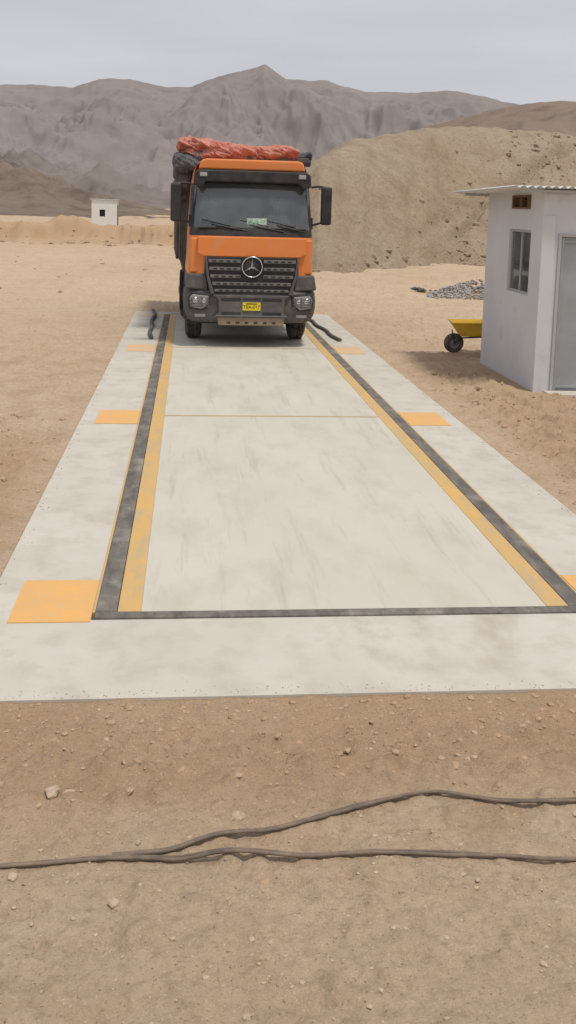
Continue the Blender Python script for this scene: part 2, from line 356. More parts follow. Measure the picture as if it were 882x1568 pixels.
# ------------------------------------------------------------ stones
def ico(sub):
    bm=bmesh.new();bmesh.ops.create_icosphere(bm,subdivisions=sub,radius=1)
    v=np.array([p.co[:] for p in bm.verts]);f=np.array([[q.index for q in t.verts] for t in bm.faces]);bm.free();return v,f
ICO={1:ico(1),2:ico(2)}
def stones(name,P,m,sub=1,flat=.65,smooth=False):
    V=[];F=[];k=0
    bv,bf=ICO[sub]
    for (x,y,z,r) in P:
        a=RNG.rand()*6.28
        sc=np.array([1,.65+.35*RNG.rand(),flat*(.6+.5*RNG.rand())])*r
        v=bv*(1+.22*(RNG.rand(len(bv),1)-.5)*2)
        for _ in range(3):
            n=RNG.normal(size=3);n/=np.linalg.norm(n);d=v@n;c=.62+.2*RNG.rand()
            v=v-np.outer(np.maximum(d-c,0),n)
        v=v*sc
        v=v@np.array([[math.cos(a),math.sin(a),0],[-math.sin(a),math.cos(a),0],[0,0,1]])
        V.append(v+[x,y,z]);F.append(bf+k);k+=len(bv)
    return mesh(name,np.concatenate(V),np.concatenate(F),m,None,None,smooth)
P=[]
n=9500
x=RNG.uniform(-3.4,3.2,n);y=RNG.uniform(-3.9,-1.2,n)
r=.002*np.exp(RNG.exponential(.5,n));r=np.minimum(r,.013)
keep=(y<-2.1)|(RNG.rand(n)<.35)
x,y,r=x[keep],y[keep],r[keep]
z=gh(x,y);P+=list(zip(x,y,z,r))
for side in (-1,1):
    n=2600;x=side*RNG.uniform(2.37,8,n);y=-1+22*RNG.rand(n)**1.3;r=np.minimum(.005*np.exp(RNG.exponential(.5,n)),.04)
    k=~((x>3.9)&(x<7.6)&(y>7.8)&(y<11.2));x=x[k];y=y[k];r=r[k];z=gh(x,y);P+=list(zip(x,y,z-r*.1,r))
stones('pebbles',P,M['stone'],1)
P=[]
n=3200;x=RNG.uniform(-2.9,2.9,n);y=-1.14-np.abs(RNG.normal(0,.42,n));r=np.minimum(.0035*np.exp(RNG.exponential(.55,n)),.026)
P+=list(zip(x,y,gh(x,y)-r*.1,r))
n=3000;x=2.5+RNG.rand(n)*4;y=RNG.uniform(-.5,10,n);k=~((x>3.9)&(y>7.8));x=x[k];y=y[k];r=np.minimum(.009*np.exp(RNG.exponential(.5,len(x))),.06)
P+=list(zip(x,y,gh(x,y)-r*.15,r))
n=1200;x=-2.45-RNG.rand(n)*1.8;y=RNG.uniform(-.5,6,n);r=np.minimum(.008*np.exp(RNG.exponential(.5,n)),.05)
P+=list(zip(x,y,gh(x,y)-r*.15,r))
n=260;x=RNG.uniform(-2.3,2.3,n);y=-1.11+np.abs(RNG.normal(0,.05,n));r=RNG.uniform(.0015,.005,n);P+=list(zip(x,y,.0*x+r*.4,r))
n=260;sg=np.where(RNG.rand(n)<.5,-1,1);x=sg*(2.34-np.abs(RNG.normal(0,.05,n)));y=RNG.uniform(-1,10,n);r=RNG.uniform(.002,.008,n);P+=list(zip(x,y,.0*x+r*.4,r))
stones('soil_clods',P,M['clod'],1,.75)
big=[(-.83,-2.15,.034),(-1.32,-2.72,.022),(-1.65,-1.97,.042),(-1.57,-1.99,.026),(-1.25,-2.33,.016),(.35,-1.75,.026),(.3,-1.78,.02),(.27,-1.73,.016),(-1.72,-2.55,.022),(-.25,-2.9,.012),(-1.45,-1.5,.02),(-.1,-1.4,.014),(.42,-1.5,.018),(-.6,-1.35,.012),(.66,-2.25,.022),(-.85,-3.24,.018),(.2,-3.1,.014),(.05,-2.6,.012),(-1.1,-2.9,.014)]
stones('stones',[(a,b,float(gh(a,b))+c*.2,c) for a,b,c in big],M['stone'],2,.6)
P=[]
for i in range(760):
    a=RNG.uniform(7,26) if i<240 else (RNG.normal(17.,2.) if i<560 else RNG.normal(20.5,1.5))
    foot=np.interp(a,FP[:,0],FP[:,1]);R=foot+(RNG.exponential(3.5)-.8 if i<560 else RNG.uniform(8,15))
    x=CAM[0]+R*math.sin(math.radians(a));y=CAM[1]+R*math.cos(math.radians(a))
    z=float(np.asarray(zemb(np.array([a]),np.array([R]),np.array([x]),np.array([y])))[0]);z=max(z,float(gh(x,y)))
    r=min(.035*math.exp(RNG.exponential(.6)),.25);P.append((x,y,z,r))
stones('rocks',P,M['rock'],1,.75)
P=[]
for i in range(200):
    x=RNG.uniform(-22,2);y=57.6+RNG.normal()*1.2;r=min(.05*math.exp(RNG.exponential(.5)),.25);P.append((x,y,float(gh(x,y)),r))
for i in range(60):
    x=RNG.uniform(-18,12);y=RNG.uniform(22,48);r=min(.03*math.exp(RNG.exponential(.5)),.14);P.append((x,y,float(gh(x,y)),r))
stones('rocks',P,M['rock'],1,.75)
P=[]
for i in range(1100):
    a=RNG.rand()*6.28;q=math.sqrt(RNG.rand());x=8.3+1.9*q*math.cos(a);y=24.6+1.4*q*math.sin(a)
    h=.42*(1-q)**.9*(1+.3*math.sin(3*a));r=RNG.uniform(.03,.075);P.append((x,y,float(gh(x,y))+max(h,0),r))
stones('gravel_heap',P,M['gravel'],1,.8)
P=[(6.5+RNG.normal()*.16,25.8+RNG.normal()*.15,float(gh(6.5,25.8))+.03+RNG.rand()*.08,RNG.uniform(.05,.12)) for i in range(14)]
stones('rock_pile',P,M['hose'],1,.8)
P=[(7.05+RNG.normal()*.25,25.0+RNG.normal()*.2,float(gh(7.,25.))+.06,RNG.uniform(.02,.05)) for i in range(30)]
stones('yellow_scrap',P,M['wby'],1,.7)

# ------------------------------------------------------------ weighbridge
wb=empty('truck_scale')
SI=1.66
boxes('apron_slab',[(-2.35,-SI,-1.12,18.1,-.25,0),(SI,2.35,-1.12,18.1,-.25,0),(-SI,SI,-1.12,-.105,-.25,0),(-SI,SI,17.6,18.1,-.25,0)],M['slab'],wb)
DK=.008
L=[]
for a,b in ((0,5.975),(6.025,11.975),(12.025,17.5)): L.append((-1.35,1.35,a,b,-.2,DK))
boxes('deck',L,M['deck'],wb,.003)
boxes('yellow_edge',[(-1.5,-1.35,0,17.5,-.2,DK+.003),(1.35,1.5,0,17.5,-.2,DK+.003)],M['yellow'],wb,.003)
boxes('joint',[(-1.35,1.35,5.975,6.025,-.2,DK+.002),(-1.35,1.35,11.975,12.025,-.2,DK+.002)],M['joint'],wb)
boxes('rubber_strip',[(-1.64,-1.505,-.0,17.5,-.2,.012),(1.505,1.64,0,17.5,-.2,.012),(-1.64,1.64,-.1,-.004,-.2,.012),(-1.5,1.5,17.51,17.58,-.2,.012)],M['strip'],wb,.006)
boxes('edge_angle',[(-1.658,-1.642,0.,17.5,-.1,.005),(1.642,1.658,0,17.5,-.1,.005)],M['yellow'],wb)
def patch(x0,x1,y0,y1,m,n): 
    box(n,x0,x1,y0,y1,.0005,.006,m,wb)
for y0,y1,m in ((-.14,.56,M['patch']),(5.55,6.32,M['patch']),(11.45,12.3,M['patchf'])):
    patch(-2.17,-1.662,y0,y1,m,'load_cell_cover');patch(1.662,2.17,y0,y1,m,'load_cell_cover')
patch(-2.17,-1.662,17.1,17.5,M['patchf'],'load_cell_cover')
tube('rubber_hose',[(-1.92,18.0,.04),(-1.82,17.,.04),(-1.90,16.,.04),(-1.82,14.8,.04),(-1.86,13.8,.04),(-1.78,13.05,.04)],.042,M['hose'])
tube('rubber_hose',[(1.66,17.2,.035),(1.80,16.4,.035),(1.74,15.5,.035),(1.88,14.6,.035),(1.82,13.8,.035),(1.93,13.1,.035)],.036,M['hose'])

def cable(name,pts,r):
    P=[]
    for i in range(len(pts)-1):
        nk=max(3,int(math.hypot(pts[i+1][0]-pts[i][0],pts[i+1][1]-pts[i][1])/.03))
        for k in range(nk):
            t=k/nk;x=pts[i][0]*(1-t)+pts[i+1][0]*t;y=pts[i][1]*(1-t)+pts[i+1][1]*t
            P.append((x,y))
    P.append(pts[-1])
    A=np.array(P)
    # smooth the plan line, then rest the cable on the local high points of the soil
    ker=np.array([1,2,3,2,1.]);ker/=ker.sum()
    ys_=np.convolve(np.pad(A[:,1],2,'edge'),ker,'valid');A[:,1]=ys_
    z=np.max([gh(A[:,0],A[:,1]+o) for o in (-.012,0,.012)],0)
    zp=np.pad(z,3,'edge');mx_=np.max([zp[i:i+len(z)] for i in range(7)],0)
    kk=np.array([1,2,3,4,3,2,1.]);kk/=kk.sum();zz=np.convolve(np.pad(mx_,3,'edge'),kk,'valid')
    z=np.maximum(zz,z)+r*.75
    tube(name,[(a,b,c) for (a,b),c in zip(A,z)],r,M['cable'])
c1=[(-5,-2.9),(-2.4,-2.58),(-1.78,-2.49),(-1.5,-2.46),(-1.27,-2.45),(-.95,-2.47),(-.64,-2.465),(-.3,-2.46),(.1,-2.50),(.54,-2.55),(1.2,-2.6),(3.5,-2.3)]
cable('power_cable',c1,.008)
cable('power_cable',[(a,b+.016) for a,b in c1[:6]]+[(-.64,-2.452),(-.3,-2.448),(.1,-2.489),(.54,-2.54),(1.2,-2.58),(3.5,-2.28)],.0055)
c2=[(-1.35,-2.43),(-1.1,-2.4),(-.97,-2.34),(-.82,-2.31),(-.6,-2.26),(-.36,-2.17),(-.15,-2.09),(.05,-2.05),(.2,-2.08),(.33,-2.14),(.5,-2.19),(.66,-2.18),(.95,-2.1),(3.2,-1.9)]
cable('power_cable',c2,.008);cable('power_cable',[(a,b+.014) for a,b in c2],.0055)

# ------------------------------------------------------------ control booth
bo=empty('white_booth')
bx0,bx1,by0,by1,H=4.11,7.3,8.11,10.85,2.97;t=.15
wy0,wy1,wz0,wz1=8.6,9.62,1.37,2.37; vy0,vy1,vz0,vz1=8.68,9.5,2.69,2.90
L=[(bx0,bx0+t,by0,wy0,-.2,H),(bx0,bx0+t,wy1,by1,-.2,H),(bx0,bx0+t,wy0,wy1,-.2,wz0),(bx0,bx0+t,wy0,wy1,wz1,vz0),(bx0,bx0+t,wy0,vy0,vz0,H),(bx0,bx0+t,vy1,wy1,vz0,H),(bx0,bx0+t,vy0,vy1,vz1,H)]
boxes('side_wall',L,M['wall'],bo)
dx0,dx1,dz=4.36,5.36,2.34
boxes('front_wall',[(bx0+t,dx0,by0+.001,by0+t,-.2,H),(dx1,bx1,by0+.001,by0+t,-.2,H),(dx0,dx1,by0+.001,by0+t,dz,H)],M['wall'],bo)
boxes('back_walls',[(bx0+t,bx1,by1-t,by1-.001,-.2,H),(bx1-t,bx1,by0+t,by1-t,-.2,H)],M['wall'],bo)
box('column',bx0-.012,dx0-.06,by0-.03,by0+.0,-.2,2.6,M['wall'],bo,.008)
boxes('door_frame',[(dx0,dx0+.05,by0-.02,by0+.1,-.05,dz),(dx1-.05,dx1,by0-.02,by0+.1,-.05,dz),(dx0+.05,dx1-.05,by0-.02,by0+.1,dz-.05,dz)],M['frame'],bo,.004)
box('door',dx0+.055,dx1-.055,by0+.02,by0+.06,-.04,dz-.055,M['door'],bo,.003)
boxes('door_ribs',[(dx0+.055+.02,dx1-.075,by0+.005,by0+.02,z,z+.04) for z in (.02,2.2)]+[(dx0+.06,dx0+.10,by0+.0,by0+.019,-.03,dz-.06)],M['door'],bo,.003)
box('door_handle',dx1-.16,dx1-.13,by0-.04,by0+.01,1.0,1.15,M['dark'],bo,.005)
box('threshold',dx0-.1,dx1+.2,by0-.35,by0-.03,-.2,-.015,M['slab'],bo,.01)
boxes('window_frame',[(bx0+.03,bx0+.08,wy0,wy0+.04,wz0,wz1),(bx0+.03,bx0+.08,wy1-.04,wy1,wz0,wz1),(bx0+.03,bx0+.08,wy0+.04,wy1-.04,wz0,wz0+.04),(bx0+.03,bx0+.08,wy0+.04,wy1-.04,wz1-.04,wz1),(bx0+.035,bx0+.075,(wy0+wy1)/2-.02,(wy0+wy1)/2+.02,wz0+.04,wz1-.04)],M['frame'],bo)
boxes('window_bars',[(bx0+.09,bx0+.105,wy0+.12+i*.16,wy0+.135+i*.16,wz0,wz1) for i in range(6)],M['dark'],bo)
box('window_glass',bx0+.05,bx0+.056,wy0+.04,wy1-.04,wz0+.04,wz1-.04,M['glass'],bo)
boxes('vent',[(bx0-.03,bx0+.1,vy0,vy0+.06,vz0,vz1),(bx0-.03,bx0+.1,vy1-.06,vy1,vz0,vz1),(bx0-.03,bx0+.1,vy0+.06,vy1-.06,vz0,vz0+.03),(bx0-.03,bx0+.1,vy0+.06,vy1-.06,vz1-.03,vz1),(bx0+.06,bx0+.1,vy0+.06,vy1-.06,vz0+.03,vz1-.03),(bx0-.02,bx0+.05,(vy0+vy1)/2-.02,(vy0+vy1)/2+.02,vz0+.03,vz1-.03)],M['wood'],bo)
box('floor',bx0+t,bx1-t,by0+t,by1-t,-.1,-.03,M['slab'],bo)
xx=np.arange(3.55,7.75,.02);zz=3.0+.018*np.sin((xx-3.55)*2*math.pi/.12)+ (xx-3.55)*.008
V=[];F=[];n=len(xx)
for yy,dz_ in ((7.85,0),(11.2,-.05)):
    for k in (0,.006):
        V+=[(a,yy,b+dz_+k) for a,b in zip(xx,zz)]
for i in range(n-1):
    F+=[(i,i+1,n+i+1,n+i),(2*n+i,3*n+i,3*n+i+1,2*n+i+1),(i,2*n+i,2*n+i+1,i+1),(n+i,n+i+1,3*n+i+1,3*n+i)]
mesh('corrugated_roof',V,F,M['roof'],bo,None,True)
boxes('roof_batten',[(3.7,7.6,8.0,8.06,2.935,2.972),(3.7,7.6,10.9,10.96,2.90,2.94)],M['frame'],bo)

# ------------------------------------------------------------ far hut
hx,hy=-10.3,103.5
hu=empty('small_white_hut')
M['hutw']=mat('hut_white',(.78,.79,.78),.9,var=(.70,.69,.66),vscale=1.)
g=-.3
boxes('hut_walls',[(hx-1.35,hx-.5,hy,hy+2.6,g,2.85),(hx+.1,hx+1.35,hy,hy+2.6,g,2.85),(hx-.5,hx+.1,hy,hy+2.6,g,1.05),(hx-.5,hx+.1,hy,hy+2.6,1.8,2.85)],M['hutw'],hu)
box('hut_window',hx-.5,hx+.1,hy+.3,hy+.35,1.05,1.8,M['dark'],hu)
box('hut_roof',hx-1.5,hx+1.5,hy-.12,hy+2.8,2.86,2.94,M['roof'],hu)
box('hut_door',hx+1.355,hx+1.39,hy+.8,hy+1.8,g+.3,2.3,M['dark'],hu)

# ------------------------------------------------------------ wheelbarrow
w=empty('wheelbarrow',(3.86,11.75,float(gh(3.86,11.75))+.01),math.radians(-8))
lathe('tyre',[(-.045,.10),(-.055,.13),(-.045,.165),(0,.185),(.045,.165),(.055,.13),(.045,.10)],(0,0,.185),M['tyre'],w,28,axis='y')
lathe('rim',[(-.04,.0),(-.045,.03),(-.02,.04),(-.025,.09),(-.045,.105),(.045,.105),(.025,.09),(.02,.04),(.045,.03),(.04,0)],(0,0,.185),M['rim'],w,24,axis='y')
def frust(name,bot,top,m,parent,th=.012):
    (bx0_,bx1_,by_,bz),(tx0,tx1,ty,tz)=bot,top
    v=[(bx0_,-by_,bz),(bx1_,-by_,bz),(bx1_,by_,bz),(bx0_,by_,bz),(tx0,-ty,tz),(tx1,-ty,tz+.03),(tx1,ty,tz+.03),(tx0,ty,tz)]
    o=mesh(name,v,[(0,3,2,1),(0,1,5,4),(1,2,6,5),(2,3,7,6),(3,0,4,7)],m,parent)
    s=o.modifiers.new('s','SOLIDIFY');s.thickness=th;bev(o,.02,3);return o
frust('tray',(.10,.62,.17,.33),(-.08,.92,.31,.58),M['wby'],w)
tube('tray_rim',[(-.08,-.31,.585),(.92,-.31,.61),(.92,.31,.61),(-.08,.31,.585)],.012,M['wby'],w,True,kind='POLY')
for s in (-1,1):
    tube('handle',[(0,s*.07,.185),(.12,s*.14,.30),(.75,s*.24,.36),(1.35,s*.28,.55)],.016,M['dark'],w,kind='POLY')
    tube('leg',[(.6,s*.22,.34),(.66,s*.24,.0),(.8,s*.24,.0),(.85,s*.24,.37)],.012,M['dark'],w,kind='POLY')
tube('axle',[(0,-.09,.185),(0,.09,.185)],.014,M['dark'],w,kind='POLY')
tube('brace',[(0,-.08,.19),(-.05,-.1,.42),(-.03,.1,.42),(0,.08,.19)],.01,M['dark'],w,kind='POLY')

# ------------------------------------------------------------ dump truck
T=empty('dump_truck',(.08,12.05,DK),math.radians(1.4))
def section(wd,f,r,back,nf=14,na=8,sides=(.55,1.5)):
    pts=[(-wd,back),(-wd,sides[1]),(-wd,(sides[0]+sides[1])/2),(-wd,sides[0])]
    for i in range(na+1):
        a=math.pi/2*i/na;pts.append((-wd+r-r*math.cos(a),f+r*1.0-r*math.sin(a)))
    for i in range(1,nf):
        x=-(wd-r)+2*(wd-r)*i/nf
        pts.append((x,f-.035*(1-(x/(wd-r))**2)))
    L=[p for p in pts[:4+na+1]]
    pts+= [(-x,y) for x,y in reversed(L)]
    return pts
def loft(name,levels,back,mats,fn,parent,cap=True,smooth=True):
    R=[[(x,y,z) for x,y in section(wd,f,r,back)] for z,wd,f,r in levels]
    n=len(R[0]);V=[p for q in R for p in q];F=[];I=[]
    for j in range(len(R)-1):
        for i in range(n-1):
            q=(j*n+i,j*n+i+1,(j+1)*n+i+1,(j+1)*n+i);F.append(q)
            c=np.mean([V[k] for k in q],0);I.append(fn(*c))
        F.append((j*n+n-1,j*n,(j+1)*n,(j+1)*n+n-1));I.append(fn(0,back,levels[j][0]+.01))
    if cap:
        F.append(tuple((len(R)-1)*n+i for i in range(n)));I.append(fn(0,1,levels[-1][0]+.05))
        F.append(tuple(n-1-i for i in range(n)));I.append(fn(0,1,levels[0][0]))
    o=mesh(name,V,F,mats,parent,I,smooth);recalc(o)
    return o
lev=[(1.0,1.19,.10,.3),(1.15,1.19,.09,.3),(1.34,1.18,.08,.3),(1.5,1.17,.075,.3),(1.66,1.16,.07,.3),(1.8,1.155,.07,.29),(1.95,1.15,.08,.28),(2.05,1.15,.09,.27),(2.12,1.145,.11,.26),(2.19,1.14,.135,.25),
 (2.4,1.13,.19,.24),(2.65,1.115,.26,.23),(2.9,1.10,.34,.23),(3.0,1.09,.38,.23),(3.1,1.075,.42,.25),(3.2,1.06,.47,.27),(3.3,1.03,.56,.3),(3.37,.98,.68,.32),(3.40,.92,.80,.34)]
def cabm(x,y,z):
    ax=abs(x);front=y<.55
    if z<1.34: return 1
    if z<1.66: return 0 if (ax>.84) else 1
    if z<2.05: return 0
    if z<2.19: return 2 if front else 0
    if z<3.0:
        if front: return 3 if ax<1.055 else 2
        if .55<y<1.5 and ax>1.0: return 3
        return 0
    if z<3.2: return 2 if front else 0
    return 0
loft('cab_shell',lev,2.15,[M['orange'],M['plastic'],M['black'],M['glass']],cabm,T)
prism('front_flap',[(-1.0,2.04),(1.0,2.04),(1.0,1.73),(.88,1.675),(-.88,1.675),(-1.0,1.73)],.012,.12,M['orange'],T,.018)
prism('cheek_l',[(-1.13,2.01),(-1.0,2.01),(-.86,1.63),(-.90,1.37),(-1.13,1.37)],.10,.22,M['orange'],T,.03)
prism('cheek_r',[(1.13,2.01),(1.0,2.01),(.86,1.63),(.90,1.37),(1.13,1.37)],.10,.22,M['orange'],T,.03)
# grille
prism('grille_back',[(-.85,1.67),(.85,1.67),(.80,1.3),(.70,1.0),(-.70,1.0),(-.80,1.3)],.0,.1,M['black'],T,.01)
sl=[];sd=[]
for z,hh in ((1.60,.06),(1.46,.06),(1.32,.06),(1.185,.06),(1.06,.05)):
    hw=np.interp(z,[1.0,1.3,1.67],[.68,.78,.83])-.015
    for q in ((-hw,-.21),(.21,hw)) if z in (1.60,1.46,1.32) else ((-hw,hw),):
        sl.append((q[0],q[1],-.045,.02,z-hh/2,z+hh/2))
    nn=int(hw*2/.13)
    for i in range(nn):
        c=-hw+.05+(2*hw-.1)*(i+.5)/nn
        if abs(c)<.24 and z>1.25: continue
        sd.append((c-.036,c+.036,-.049,-.03,z-.015,z+.015))
boxes('grille_slats',sl,M['plastic2'],T,.008);boxes('grille_slots',sd,M['black'],T)
prism('grille_frame_l',[(-.86,1.67),(-.83,1.67),(-.785,1.3),(-.68,1.0),(-.75,.98),(-.83,1.3)],-.05,.08,M['plastic'],T,.008)
prism('grille_frame_r',[(.86,1.67),(.83,1.67),(.785,1.3),(.68,1.0),(.75,.98),(.83,1.3)],-.05,.08,M['plastic'],T,.008)
lathe('emblem_back',[(0,0),(0,.19),(.03,.20)],(0,-.052,1.50),M['black'],T,40,axis='y')
ring=[(0+.185*math.cos(a),-.065,1.50+.185*math.sin(a)) for a in np.linspace(0,2*math.pi,33)[:-1]]
tube('emblem_ring',ring,.012,M['chrome'],T,True)
for a in (90,210,330):
    ca,sa=math.cos(math.radians(a)),math.sin(math.radians(a));px,pz=-sa*.024,ca*.024
    v=[(px,-.06,1.50+pz),(-px,-.06,1.50-pz),(.18*ca,-.06,1.50+.18*sa),(0,-.085,1.50)]
    mesh('emblem_spoke',v,[(0,2,3),(1,3,2),(0,3,1)],M['chrome'],T)
# bumper
bl=[(.46,1.10,.10,.25),(.50,1.16,.04,.28),(.60,1.21,.0,.3),(.74,1.235,-.015,.3),(.90,1.235,-.01,.3),(1.0,1.225,.02,.3),(1.06,1.21,.06,.3)]
loft('bumper',bl,.78,[M['plastic']],lambda x,y,z:0,T)
prism('bumper_centre',[(-.72,.98),(.72,.98),(.62,.90),(.60,.66),(.70,.56),(-.70,.56),(-.60,.66),(-.62,.90)],-.085,0.,M['plastic'],T,.015)
boxes('bumper_slots',[(-.56,-.2,-.089,-.06,.87,.93),(.2,.56,-.089,-.06,.87,.93),(-.16,.16,-.089,-.06,.89,.93),(-.55,-.2,-.089,-.06,.62,.67),(.2,.55,-.089,-.06,.62,.67)],M['black'],T)
prism('step_plate',[(-.63,.60),(.63,.60),(.60,.42),(-.60,.42)],-.07,.15,M['skid'],T,.012)
boxes('step_holes',[(c-.035,c+.035,-.074,-.05,.455,.49) for c in np.linspace(-.42,.42,6)],M['black'],T)
box('step_lip',-.66,.66,-.10,.02,.585,.61,M['plastic2'],T,.006)
for s in (-1,1):
    pl=[(s*.74,.99),(s*1.10,1.02),(s*1.17,.93),(s*1.15,.72),(s*.90,.68),(s*.76,.78)]
    prism('headlight_housing',pl,-.05,.25,M['black'],T,.02)
    pl2=[(s*.78,.955),(s*1.08,.985),(s*1.14,.92),(s*1.12,.75),(s*.91,.715),(s*.79,.80)]
    prism('headlight_lens',pl2,-.062,.0,M['lamp'],T,.015)
    for cx,cz,rr in ((.88,.86,.055),(1.03,.87,.055)):
        lathe('lamp_reflector',[(-.012,0),(-.02,.02),(0,rr),(.012,rr+.01)],(s*cx,-.066,cz),M['chrome'],T,20,axis='y')
    boxes('lamp_guard',[(min(s*.76,s*1.14),max(s*.76,s*1.14),-.088,-.078,z,z+.012) for z in (.76,.81,.86,.91)]+[(min(s*c,s*c+.012),max(s*c,s*c+.012),-.09,-.076,.74,.95) for c in (.8,.92,1.1)],M['plastic'],T)
    box('fog_lamp',*sorted((s*.84,s*1.04)),-.02,.05,.565,.625,M['lamp'],T,.01)
    box('step',*sorted((s*1.0,s*1.235)),.76,1.0,.44,.47,M['plastic'],T,.01)
    box('entry_steps',*sorted((s*.98,s*1.225)),.78,.83,.5,1.05,M['plastic'],T,.01)
    prism('corner_trim',[(s*.86,1.34),(s*1.17,1.36),(s*1.22,1.08),(s*.80,1.05),(s*.83,1.3)],.03,.2,M['plastic'],T,.03)
box('number_plate',-.165,.165,-.10,-.09,.70,.85,M['plate'],T,.004)
tx=bpy.data.curves.new('plate_text','FONT');tx.body='TEA-017';tx.size=.085;tx.align_x='CENTER';tx.align_y='CENTER';tx.materials.append(M['dark']);tx.extrude=.001
to=link(bpy.data.objects.new('plate_text',tx),T);to.location=(0,-.103,.765);to.rotation_euler=(math.pi/2,0,0)
box('plate_header',-.10,.10,-.102,-.1,.815,.835,M['dark'],T)
prism('sun_visor',[(-1.07,3.20),(-.98,3.25),(.98,3.25),(1.07,3.20),(1.09,2.97),(.93,2.93),(.86,3.035),(-.86,3.035),(-.93,2.93),(-1.09,2.97)],.17,.42,M['black'],T,.03)
for s in (-1,1):
    box('marker_lamp',*sorted((s*.84,s*.98)),.155,.2,3.12,3.20,M['lamp'],T,.012)
    box('visor_bracket',*sorted((s*.80,s*1.0)),.16,.19,3.10,3.22,M['black'],T,.01)
prism('roof_panel',[(-.99,3.26),(-.95,3.42),(-.85,3.455),(.85,3.455),(.95,3.42),(.99,3.26)],.34,2.0,M['orange'],T,.03)
lathe('roof_antenna',[(0,.035),(.03,.03),(.09,.012),(.1,0)],(0,.5,3.45),M['black'],T,12,axis='z')
tube('windscreen_seal',[(-1.0,.12,2.2),(1.0,.12,2.2)],.02,M['black'],T,kind='POLY')
for x0,x1 in ((-.75,-.1),(-.05,.58),(.45,.98)):
    tube('wiper',[(x1,.085,2.15),(x0+.12,.10,2.24),(x0,.13,2.27)],.012,M['black'],T,kind='POLY')
    tube('wiper_blade',[(x0-.18,.145,2.35),(x0+.35,.12,2.235)],.011,M['black'],T,kind='POLY')
# interior
box('dashboard',-1.0,1.0,.30,.75,1.95,2.20,M['dark'],T,.04)
box('dash_top',-.95,.95,.27,.6,2.19,2.22,M['seat'],T,.01)
box('cab_floor',-1.05,1.05,.3,2.1,1.25,1.3,M['dark'],T)
box('cab_rear_trim',-1.05,1.05,2.05,2.1,1.3,3.2,M['seat'],T)
for s in (-1,1):
    box('seat_base',s*.58-.25,s*.58+.25,.95,1.5,1.6,1.85,M['seat'],T,.05)
    box('seat_back',s*.58-.24,s*.58+.24,1.45,1.62,1.8,2.6,M['seat'],T,.06)
    box('headrest',s*.58-.13,s*.58+.13,1.46,1.6,2.62,2.82,M['seat'],T,.04)
sw=[(.56+.22*math.cos(a),.80+.13*math.sin(a)*.9,2.16+.18*math.sin(a)) for a in np.linspace(0,2*math.pi,25)[:-1]]
tube('steering_wheel',sw,.016,M['dark'],T,True)
box('paper_sign',-.10,.26,.125,.129,2.225,2.385,M['paper'],T)
boxes('paper_marks',[(-.08+i*.115,.0+i*.115,.120,.124,2.25,2.36) for i in range(3)],mat('paper_green',(.12,.3,.2),.8,var=(.5,.55,.5),vscale=30),T)
box('dash_box',-.5,-.25,.3,.4,2.22,2.30,M['seat'],T,.01)

def skin(name,V,E,R,m,parent,sub=2):
    me=bpy.data.meshes.new(name);me.from_pydata(V,E,[]);me.materials.append(m)
    o=link(bpy.data.objects.new(name,me),parent)
    s=o.modifiers.new('skin','SKIN');s.use_smooth_shade=True
    for i,r in enumerate(R): me.skin_vertices[0].data[i].radius=(r,r) if not isinstance(r,tuple) else r
    me.skin_vertices[0].data[0].use_root=True
    ss=o.modifiers.new('sub','SUBSURF');ss.levels=sub;ss.render_levels=sub
    return o
dx=.56
V=[(dx,1.38,1.92),(dx,1.36,2.12),(dx,1.34,2.32),(dx,1.32,2.44),
   (dx-.19,1.30,2.38),(dx-.25,1.12,2.16),(dx-.19,.90,2.22),(dx+.19,1.30,2.38),(dx+.26,1.12,2.16),(dx+.19,.90,2.22),
   (dx-.10,1.2,1.90),(dx-.13,.92,1.92),(dx-.13,.86,1.5),(dx+.10,1.2,1.90),(dx+.13,.92,1.92),(dx+.13,.86,1.5)]
E=[(0,1),(1,2),(2,3),(2,4),(4,5),(5,6),(2,7),(7,8),(8,9),(0,10),(10,11),(11,12),(0,13),(13,14),(14,15)]
R=[(.16,.12),(.15,.11),(.17,.11),.06,.075,.05,.035,.075,.05,.035,.09,.07,.05,.09,.07,.05]
dr=empty('driver',(0,0,0));dr.parent=T
skin('driver_body',V,E,R,M['shirt'],dr)
skin('driver_head',[(dx,1.32,2.42),(dx,1.31,2.52),(dx,1.29,2.60),(dx,1.30,2.69),(dx,1.215,2.595)],[(0,1),(1,2),(2,3),(2,4)],[.055,.06,(.085,.095),.07,.018],M['skin'],dr)
skin('driver_hair',[(dx,1.34,2.66),(dx,1.33,2.74),(dx,1.38,2.64)],[(0,1),(0,2)],[.09,.06,.07],M['hair'],dr,1)
for s in (-1,1):
    hx_=dx+s*.19
    skin('hand',[(hx_,.90,2.22),(hx_+s*.005,.84,2.24),(hx_+s*.005,.80,2.25)],[(0,1),(1,2)],[.028,(.04,.018),(.038,.015)],M['skin'],dr,1)
    for k in range(4):
        zz_=2.285-.02*k
        skin('finger',[(hx_,.80,zz_-.012),(hx_+s*.02,.772,zz_),(hx_+s*.035,.785,zz_),(hx_+s*.04,.81,zz_)],[(0,1),(1,2),(2,3)],[.009]*4,M['skin'],dr,1)
    skin('thumb',[(hx_,.85,2.26),(hx_-s*.02,.825,2.285),(hx_-s*.01,.80,2.30)],[(0,1),(1,2)],[.011,.01,.009],M['skin'],dr,1)

